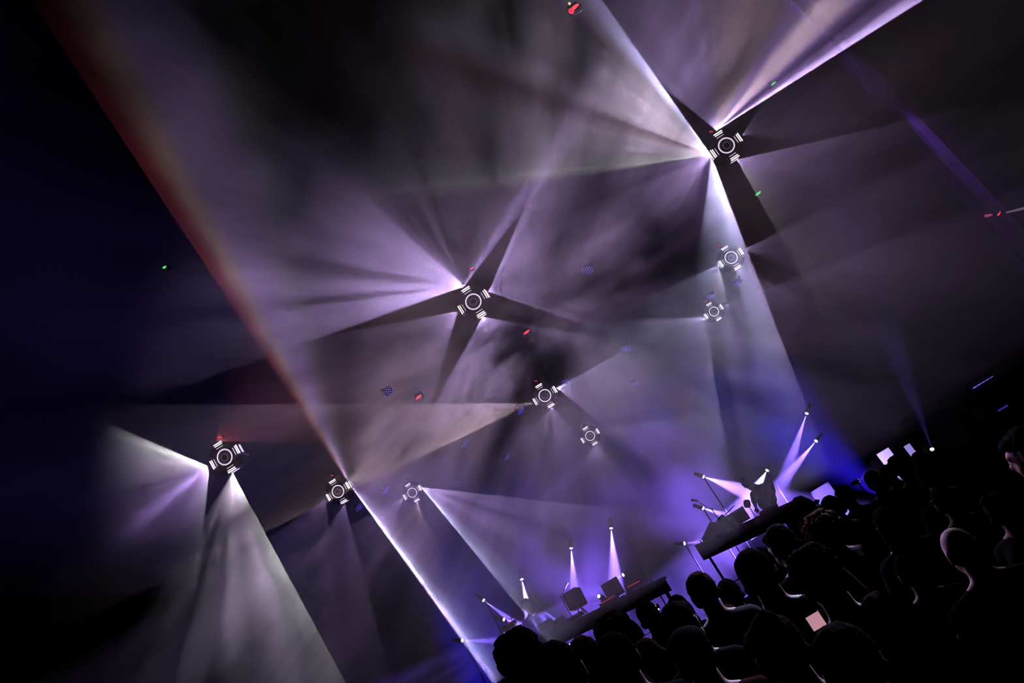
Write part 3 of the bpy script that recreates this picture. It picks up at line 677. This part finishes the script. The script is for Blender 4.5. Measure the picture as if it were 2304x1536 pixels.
mixer(1413, 1320, 1438, 1307, 14.97, lambda x: zL(x)+.08, 'right mixer with a row of red lights, right of the square screen', 8)
def mic_stand(px, py, Y, zf, label, rz=0, heads=((0, 0), )):
    p = PY(px, py, Y); base = zf(p.x) if zf else SZ
    t = empty('microphone_stand', (p.x, p.y, base), rz); tag(t, label, 'mic stand'); h = p.z-base
    b = BM(); cyl(b, (0, 0, 0), (0, 0, .02), .10, .09, 16); obj('round_base', b, M_metal, t)
    b = BM(); cyl(b, (0, 0, .01), (0, 0, h*.86), .010, n=8); obj('pole', b, M_metal, t)
    b = BM(); cyl(b, (0, 0, h*.85), (.16, 0, h), .007, n=8); obj('boom_arm', b, M_metal, t)
    b = BM(); cyl(b, (.14, 0, h-.01), (.22, 0, h+.05), .014, .018, 10); ball(b, (.23, 0, h+.057), .028, 12, 8); obj('microphone', b, M_chrome, t)
    b = BM(); ball(b, (0, 0, h*.86), .02, 10, 8); obj('boom_clutch', b, M_metal, t)
mic_stand(1256, 1332, 15.6, zL, 'thin microphone stand left of the black monitor speaker', R(0))
mic_stand(1584, 1118, 15.5, None, 'tall microphone stand left of the right table', R(200))
t = item('gear_rack', 1148, 1418, 15.4, None, 'rack of small chrome gear beside the dim left performer', 'music gear'); hz = t.location.z-SZ
for k, (dx, dy) in enumerate(((-.17, -.12), (.17, -.12), (-.17, .12), (.17, .12))):
    b = BM(); cyl(b, (dx, dy, -hz), (dx*.9, dy*.9, .12), .012, n=8); obj('leg', b, M_chrome, t)
for k in range(3):
    b = BM(); box(b, (0, 0, -.18+.13*k), (.36-.04*k, .26, .07), Matrix.Rotation(R(12), 4, 'X'), .006); u = obj('rack_unit', b, (M_grey, M_metal, M_white)[k], t)
    b = BM()
    for i in range(6): cyl(b, (-.13+.052*i, -.135, -.16+.13*k), (-.13+.052*i, -.155, -.155+.13*k), .011, .009, 8)
    o = obj('knob_row', b, M_chrome, u); o['kind'] = 'stuff'
b = BM(); cyl(b, (.1, 0, .1), (.16, .02, .34), .006, n=6); cyl(b, (-.1, 0, .1), (-.15, .02, .28), .006, n=6); obj('antenna_rods', b, M_chrome, t)
b = BM(); ball(b, (.14, -.2, -.3), .011, 8, 6); obj('green_light', b, M_green, t)
# right table
t = item('keyboard_case', 1606, 1194, 15.25, zR, 'black sloping keyboard case at the left end of the right table', 'case', 0, R(0))
b = BM(); prism(b, [(-.24, 0), (.22, 0), (.24, .09), (.02, .26), (-.24, .10)], -.17, .17); obj('case_shell', b, M_matte, t)
b = BM(); box(b, (.12, 0, .19), (.22, .30, .012), Matrix.Rotation(R(37), 4, 'Y')); obj('case_lid', b, M_white, t)
b = BM(); box(b, (0, -.175, .06), (.30, .01, .03)); obj('handle', b, M_metal, t)
t = item('modular_synth', 1664, 1170, 15.3, zR, 'white-framed synthesizer box with a dark window in the middle of the right table', 'synthesizer', 0, R(0))
b = BM()
for c_, s_ in (((0, 0, .03), (.36, .16, .03)), ((0, 0, .25), (.36, .16, .03)), ((-.165, 0, .14), (.03, .16, .22)), ((.165, 0, .14), (.03, .16, .22))): box(b, c_, s_, None, .004)
obj('frame', b, M_white, t)
b = BM(); box(b, (0, .05, .14), (.31, .02, .20)); obj('back_panel', b, M_black, t)
b = BM(); box(b, (.03, -.02, .11), (.16, .06, .08), None, .006); obj('patch_module', b, M_panel, t)
b = BM(); box(b, (-.08, .0, .31), (.30, .22, .014), Matrix.Rotation(R(-14), 4, 'Y')); obj('lid', b, M_white, t)
b = BM()
for i in range(5): cyl(b, (-.12+.05*i, -.06, .2), (-.12+.05*i, -.085, .2), .011, .009, 8)
o = obj('knob_row', b, M_chrome, t); o['kind'] = 'stuff'
t = item('effects_box', 1632, 1176, 15.3, zR, 'dark spiky effects box left of the white-framed synthesizer', 'music gear', 0, R(15))
b = BM(); box(b, (0, 0, .16), (.10, .24, .26), Matrix.Rotation(R(-18), 4, 'Y'), .01); obj('box_body', b, M_matte, t)
b = BM(); box(b, (0, 0, .02), (.24, .22, .04), None, .006); obj('box_base', b, M_matte, t)
b = BM()
for i in range(7): cyl(b, (-.07, -.08+.027*i, .22), (-.12, -.08+.027*i, .25), .008, .006, 6)
o = obj('plug_row', b, M_metal, t); o['kind'] = 'stuff'
t = item('desk_lamp', 1697, 1158, 15.15, zR, 'small black box lamp on a thin stem in front of the bent-over performer', 'lamp')
hp = PY(1681, 1133, 15.15)-t.location
b = BM(); cyl(b, (0, 0, 0), (0, 0, .015), .05, .045, 14); obj('lamp_base', b, M_metal, t)
b = BM(); cyl(b, (0, 0, .01), (hp.x*.5, 0, hp.z*.55), .008, n=8); cyl(b, (hp.x*.5, 0, hp.z*.55), (hp.x, 0, hp.z-.05), .008, n=8); obj('stem', b, M_matte, t)
b = BM(); box(b, hp, (.12, .12, .14), Matrix.Rotation(R(25), 4, 'Y'), .025); obj('lamp_box', b, M_matte, t)
b = BM(); ball(b, (.06, -.02, .02), .013, 8, 6); obj('red_light', b, M_red, t)
t = item('cymbal_set', 1592, 1218, 15.0, zR, 'little chrome hardware glinting at the left end of the right table', 'music gear', .0)
b = BM()
for i in range(5): cyl(b, (-.1+.045*i, 0, 0), (-.1+.045*i, 0, .05+.02*(i % 2)), .012, .015, 10)
o = obj('chrome_posts', b, M_chrome, t); o['kind'] = 'stuff'
b = BM(); box(b, (0, .0, .004), (.28, .08, .008)); obj('chrome_bar', b, M_chrome, t)
# rounded speaker and boards at the right of the stage
p = PY(1805, 1140, 15.2); t = empty('stage_speaker', (p.x, p.y, SZ), R(-8)); tag(t, 'rounded black stage speaker right of the bent-over performer', 'speaker'); hz = p.z-SZ
b = BM(); prism(b, [(-.26, 0), (.22, 0), (.26, hz*.7), (.20, hz+.02), (.10, hz+.17), (-.02, hz+.20), (-.16, hz+.13), (-.26, hz)], -.22, .22); obj('cabinet', b, M_black, t)
b = BM(); prism(b, [(-.40, 0), (-.27, 0), (-.27, hz-.02), (-.34, hz+.06), (-.40, hz-.05)], -.18, .18); obj('horn_box', b, M_matte, t)
b = BM(); box(b, (0, -.225, hz*.5), (.40, .01, hz*.8)); obj('grille', b, M_metal, t)
def board(px0, px1, Y, ztop, label):
    p0, p1 = PY(px0[0], px0[1], Y), PY(px1[0], px1[1], Y)
    t = empty('reflector_board', ((p0.x+p1.x)/2, Y, SZ)); tag(t, label, 'board', 'white boards lit blue'); W = abs(p1.x-p0.x)
    H_ = (p0.z if ztop is None else ztop)-SZ
    b = BM(); box(b, (0, 0, H_/2+.02), (W, .03, H_-.04), None, .004); obj('panel', b, M_panel, t)
    b = BM(); box(b, (0, .04, .02), (W*.8, .3, .04)); cyl(b, (0, .03, .04), (0, .03, H_*.8), .015, n=8); obj('stand', b, M_metal, t)
    return t
board((1972, 1022), (2006, 1016), 16.2, None, 'brightest white board glowing violet above the heads on the right')
board((2004, 1022), (2064, 1012), 16.5, None, 'dimmer white board right behind the brightest one')
board((1822, 1108), (1878, 1104), 16.3, None, 'white board glowing behind the rounded stage speaker')
board((1224, 1470), (1292, 1436), 16.4, 2.10, 'pale board put in for the glow under the left end of the left table')  # stands in for haze glow and back-lit cloth below the table
board((1690, 1216), (1752, 1184), 16.4, 2.02, 'pale board put in for the glow under the right table')  # added board in place of the glow below this table
board((1196, 1520), (1216, 1512), 16.2, 1.95, 'small pale lit board low between the front heads at the bottom left')
# tall dark speaker stack
p = PY(2084, 1000, 15.6); t = empty('speaker_stack', (p.x, p.y, SZ)); tag(t, 'tall dark speaker stack right of the white boards', 'speaker')
for k in range(3):
    b = BM(); box(b, (0, 0, .22+.44*k), (.34, .4, .42), None, .015); c_ = obj('speaker_cabinet', b, M_black, t)
    b = BM(); torus(b, (0, -.203, .22+.44*k), .13, .012); obj('woofer_rim', b, M_metal, c_)
# hung speaker, side column and balcony rail at the right
p = PY(2216, 893, 13.0); t = empty('hung_speaker', p); tag(t, 'dark speaker box hung at the right, blue light on its edges painted as glow', 'speaker')
b = BM(); box(b, (0, 0, 0), (.44, .4, .55), None, .02); obj('cabinet', b, M_black, t)
b = BM()
p0, p1 = PY(2190, 873, 12.75)-p, PY(2236, 845, 12.75)-p
for i in range(5): cyl(b, p0.lerp(p1, i/5), p0.lerp(p1, (i+.82)/5), .008-.001*i, n=6)
o = obj('painted_edge_light', b, mat('edge_glow', (.2, .2, .5), .5, emit=(.22, .14, 1.0), es=1.1), t); o['kind'] = 'stuff'  # glowing rods paint the blue light along the top edge
b = BM(); cyl(b, (0, 0, .27), (0, 0, ZT-p.z-.01), .0006, n=4); obj('hanging_cable', b, M_matte, t)
b = BM(); box(b, (.02, -.205, -.26), (.16, .012, .02)); obj('painted_lower_edge_light', b, mat('edge_glow_dim', (.1, .1, .4), .5, emit=(.10, .06, 1.0), es=.35), t)  # dim glowing strip paints the light on the lower edge
p0, p1 = PY(2046, 262, 14.0), PY(2216, 488, 14.0)
t = empty('steel_column', (p0.x, p0.y, 0)); tag(t, 'thin steel column washed violet at the right', 'column')
b = BM(); box(b, (0, 0, ZT/2), (.15, .15, ZT-.02)); obj('column_shaft', b, mat('column_paint', (.07, .07, .08), .7, .2), t)
b = BM(); box(b, (0, 0, .03), (.35, .35, .06), None, .01); obj('base_plate', b, M_metal, t)
pr = PY(2250, 482, 13.6); t = empty('balcony_rail', (pr.x, pr.y, pr.z)); tag(t, 'balcony rail at the right edge, its pink light painted as glow', 'railing')
q0, q1, q2, q3 = [PY(x, y, 13.6)-pr for x, y in ((2216, 486), (2232, 483), (2264, 478), (2330, 462))]
b = BM(); cyl(b, q0, q1, .022, .016, 10); obj('rail_end', b, mat('rail_pink_glow', (.5, .2, .3), .5, emit=(.75, .10, .42), es=.45), t)  # pink light on the rail end is put in as emission
b = BM(); cyl(b, q2, q3, .016, .026, 10); obj('rail_tube', b, mat('rail_grey_glow', (.5, .45, .5), .5, emit=(.40, .28, .42), es=.30), t)  # emission paints the light caught by the tube
b = BM(); cyl(b, PY(2245, 484, 13.6)-pr, PY(2251, 477, 13.6)-pr, .012, n=8); obj('rail_clamp', b, M_redhot, t)  # no lamp: the clamp's red light is painted as glow
b = BM(); cyl(b, q0, q3, .012, n=8); cyl(b, q0+V(.02, .1, 0), (q0.x+.02, .1, -pr.z+.01), .02, n=8); cyl(b, q3+V(0, .1, 0), (q3.x, .1, -pr.z+.01), .02, n=8); obj('rail_posts', b, M_matte, t)
# lamp added to put violet light on the column
l = bpy.data.lights.new('column_beam', 'SPOT'); l.energy = 2200; l.color = (.30, .08, 1.0); l.spot_size = R(13); l.spot_blend = 1; l.shadow_soft_size = .02
cl = empty('added_column_light', (p0.x-.7, p0.y-1.0, 9.6)); tag(cl, 'small violet lamp added beside the thin steel column to light it', 'lamp')
o = bpy.data.objects.new('column_beam', l); C.objects.link(o); o.parent = cl
tgt = (p0+p1)/2; tgt.x = p0.x; dd = (tgt-cl.location).normalized(); qq = dd.to_track_quat('-Z', 'Y').to_matrix().to_4x4(); qq.translation = dd*.03; o.matrix_local = qq
b = BM(); cyl(b, (0, 0, 0), -dd*.2, .05, .04, 12); obj('lamp_head', b, M_black, cl)
b = BM(); cyl(b, (0, 0, .02), (0, 0, ZT-9.61), .0005, n=4); obj('hanging_cable', b, M_matte, cl)
# a small lamp pair over the heads
t = item('lamp_pair', 1477, 1366, 14.2, None, 'tiny orange and white lamp pair above the heads in the middle', 'lamp'); pz = t.location
b = BM(); ball(b, PY(1474, 1363, 14.2)-pz, .016, 8, 6); obj('orange_light', b, M_orange, t)
b = BM(); ball(b, PY(1480, 1371, 14.2)-pz, (.03, .015, .014), 8, 6); obj('white_light', b, M_stagelens, t)
b = BM(); box(b, (0, .03, 0), (.10, .03, .09), None, .006); cyl(b, (0, .03, 0), (0, .03, SZ-pz.z), .012, n=8); obj('lamp_post', b, M_matte, t)
t = item('light_stand', 1410, 1213, 14.7, None, 'tall thin chrome stand in the dark gap between the tables', 'stand'); hz = t.location.z-SZ
b = BM(); cyl(b, (0, 0, 0), (0, 0, -hz), .012, n=8); obj('pole', b, M_chrome, t)
b = BM(); cyl(b, (0, 0, -hz), (0, 0, -hz+.02), .14, .12, 16); obj('round_base', b, M_metal, t)
b = BM(); ball(b, (0, 0, .01), .02, 10, 8); obj('top_knob', b, M_chrome, t)

# ------------------------------------------------------------------ ceiling LED washes (blue dots) and small effect lights
def cable(root, z): b = BM(); cyl(b, (0, .05, .1), (0, .05, ZT-z-.01), .0003, n=4); return obj('hanging_cable', b, M_matte, root)
LEDS = [(1322, 606, 9.9, 'R', 'blue-dotted lamp right of the nearest centre beam light'), (873, 880, 9.9, 'L', 'blue-dotted lamp inside the wide bright beam, left of the red speck'),
 (1408, 782, 13.3, 'R', 'blue-dotted lamp right of the middle beam light'), (1172, 922, 13.3, 'L', 'tilted blue-dotted lamp just left of the middle beam light'),
 (1045, 997, 13.3, 'L', 'blue-dotted lamp on the pink ray left of the middle beam light'), (808, 1140, 13.3, 'L', 'bright blue-dotted lamp at the foot of the bright diagonal sheet'),
 (868, 1102, 13.3, 'L', 'blue-dotted lamp between two left beam lights'), (1275, 857, 13.3, 'R', 'blue-dotted lamp just right of the middle beam light'),
 (1660, 632, 13.3, 'R', 'blue-dotted lamp below the middle beam light of the right trio'), (1600, 665, 13.3, 'R', 'blue-dotted lamp above the smallest right beam light'),
 (1425, 862, 17.5, 'R', 'faint blue-dotted lamp between the centre trio and the right trio'), (1140, 1028, 17.5, 'L', 'faint far blue-dotted lamp left of the smallest centre beam light')]
led_me = {}
for (x, y, Y, s_, lab) in LEDS:
    p = PY(x, y, Y); root = empty('wash_lamp', p); tag(root, lab, 'stage light', 'hanging blue-dotted lamps')
    n = lookdir(-32 if s_ == 'L' else -92, .62); q = n.to_track_quat('-Z', 'Y').to_matrix().to_4x4()
    if not led_me:
        b = BM()
        pts = [(0, 0)] + [(.045*math.cos(a), .045*math.sin(a)) for a in [k*math.pi/3 for k in range(6)]] + [(.09*math.cos(a), .09*math.sin(a)) for a in [k*math.pi/6 for k in range(12)]]
        for (u, v) in pts: ball(b, (u*.8, v*.8, -.012), .0065, 6, 5)
        m1 = bpy.data.meshes.new('led_dots'); b.to_mesh(m1); b.free()
        b = BM(); cyl(b, (0, 0, -.008), (0, 0, .03), .080, .06, 20); m2 = bpy.data.meshes.new('lamp_head'); b.to_mesh(m2); b.free()
        b = BM(); box(b, (0, 0, .05), (.172, .014, .012)); box(b, (.086, 0, .03), (.006, .014, .05)); box(b, (-.086, 0, .03), (.006, .014, .05)); m3 = bpy.data.meshes.new('yoke'); b.to_mesh(m3); b.free()
        led_me['m'] = (m1, m2, m3)
    m1, m2, m3 = led_me['m']
    for nm, mm, mt_ in (('led_dots', m1, M_bluedot), ('lamp_head', m2, M_matte), ('yoke', m3, M_matte)):
        o = link(nm, mm, root, mt_); o.matrix_local = q
        if nm == 'led_dots': o['kind'] = 'stuff'
    cable(root, p.z)
FX = [(1185, 747, 9.9, M_redhot, 1, 'small lamp with a red glowing eye below the nearest centre beam light'),
 (942, 893, 9.9, M_redhot, 1, 'small lamp with a red glowing eye inside the wide bright beam'),
 (1062, 604, 10.3, M_redhot, .6, 'small lamp with a faint red eye above the nearest centre beam light'),
 (1706, 435, 9.9, M_green, 1, 'small lamp with a green glowing eye below the dazzling right beam light'),
 (1740, 188, 10.3, M_green, .9, 'small lamp with a thin green eye inside the bright upper right beam'),
 (1293, 16, 6.0, M_redhot, 1.0, 'red glowing lamp with two lenses at the top edge of the frame'),
 (370, 601, 6.4, M_green, .45, 'tiny green glowing lamp alone in the dark left')]
for (x, y, Y, mt_, k, lab) in FX:
    p = PY(x, y, Y); root = empty('effect_lamp', p); tag(root, lab, 'small lamp', 'small lamps with coloured eyes')
    rot = Matrix.Rotation(R(-6), 4, 'Y')
    b = BM(); box(b, (0, .06, .03), (.10*k, .08, .09*k), None, .01); obj('lamp_body', b, M_matte, root)
    b = BM(); ball(b, (0, 0, 0), (.048*k, .016, .014*k), 14, 8); o = obj('lamp_eye', b, mt_, root, smooth=True); o.matrix_local = rot
    if Y < 6.2:
        b = BM(); ball(b, (-.045, .0, -.015), (.026, .016, .030), 12, 8); obj('second_eye', b, M_red, root, smooth=True)
        b = BM(); ball(b, (-.02, -.01, .055), (.010, .01, .014), 10, 8); obj('hot_spot', b, M_orange, root, smooth=True)
    b = BM(); torus(b, (0, .012, 0), .055*k, .006, n=20, k=6); obj('bezel', b, M_matte, root)
    cable(root, p.z)
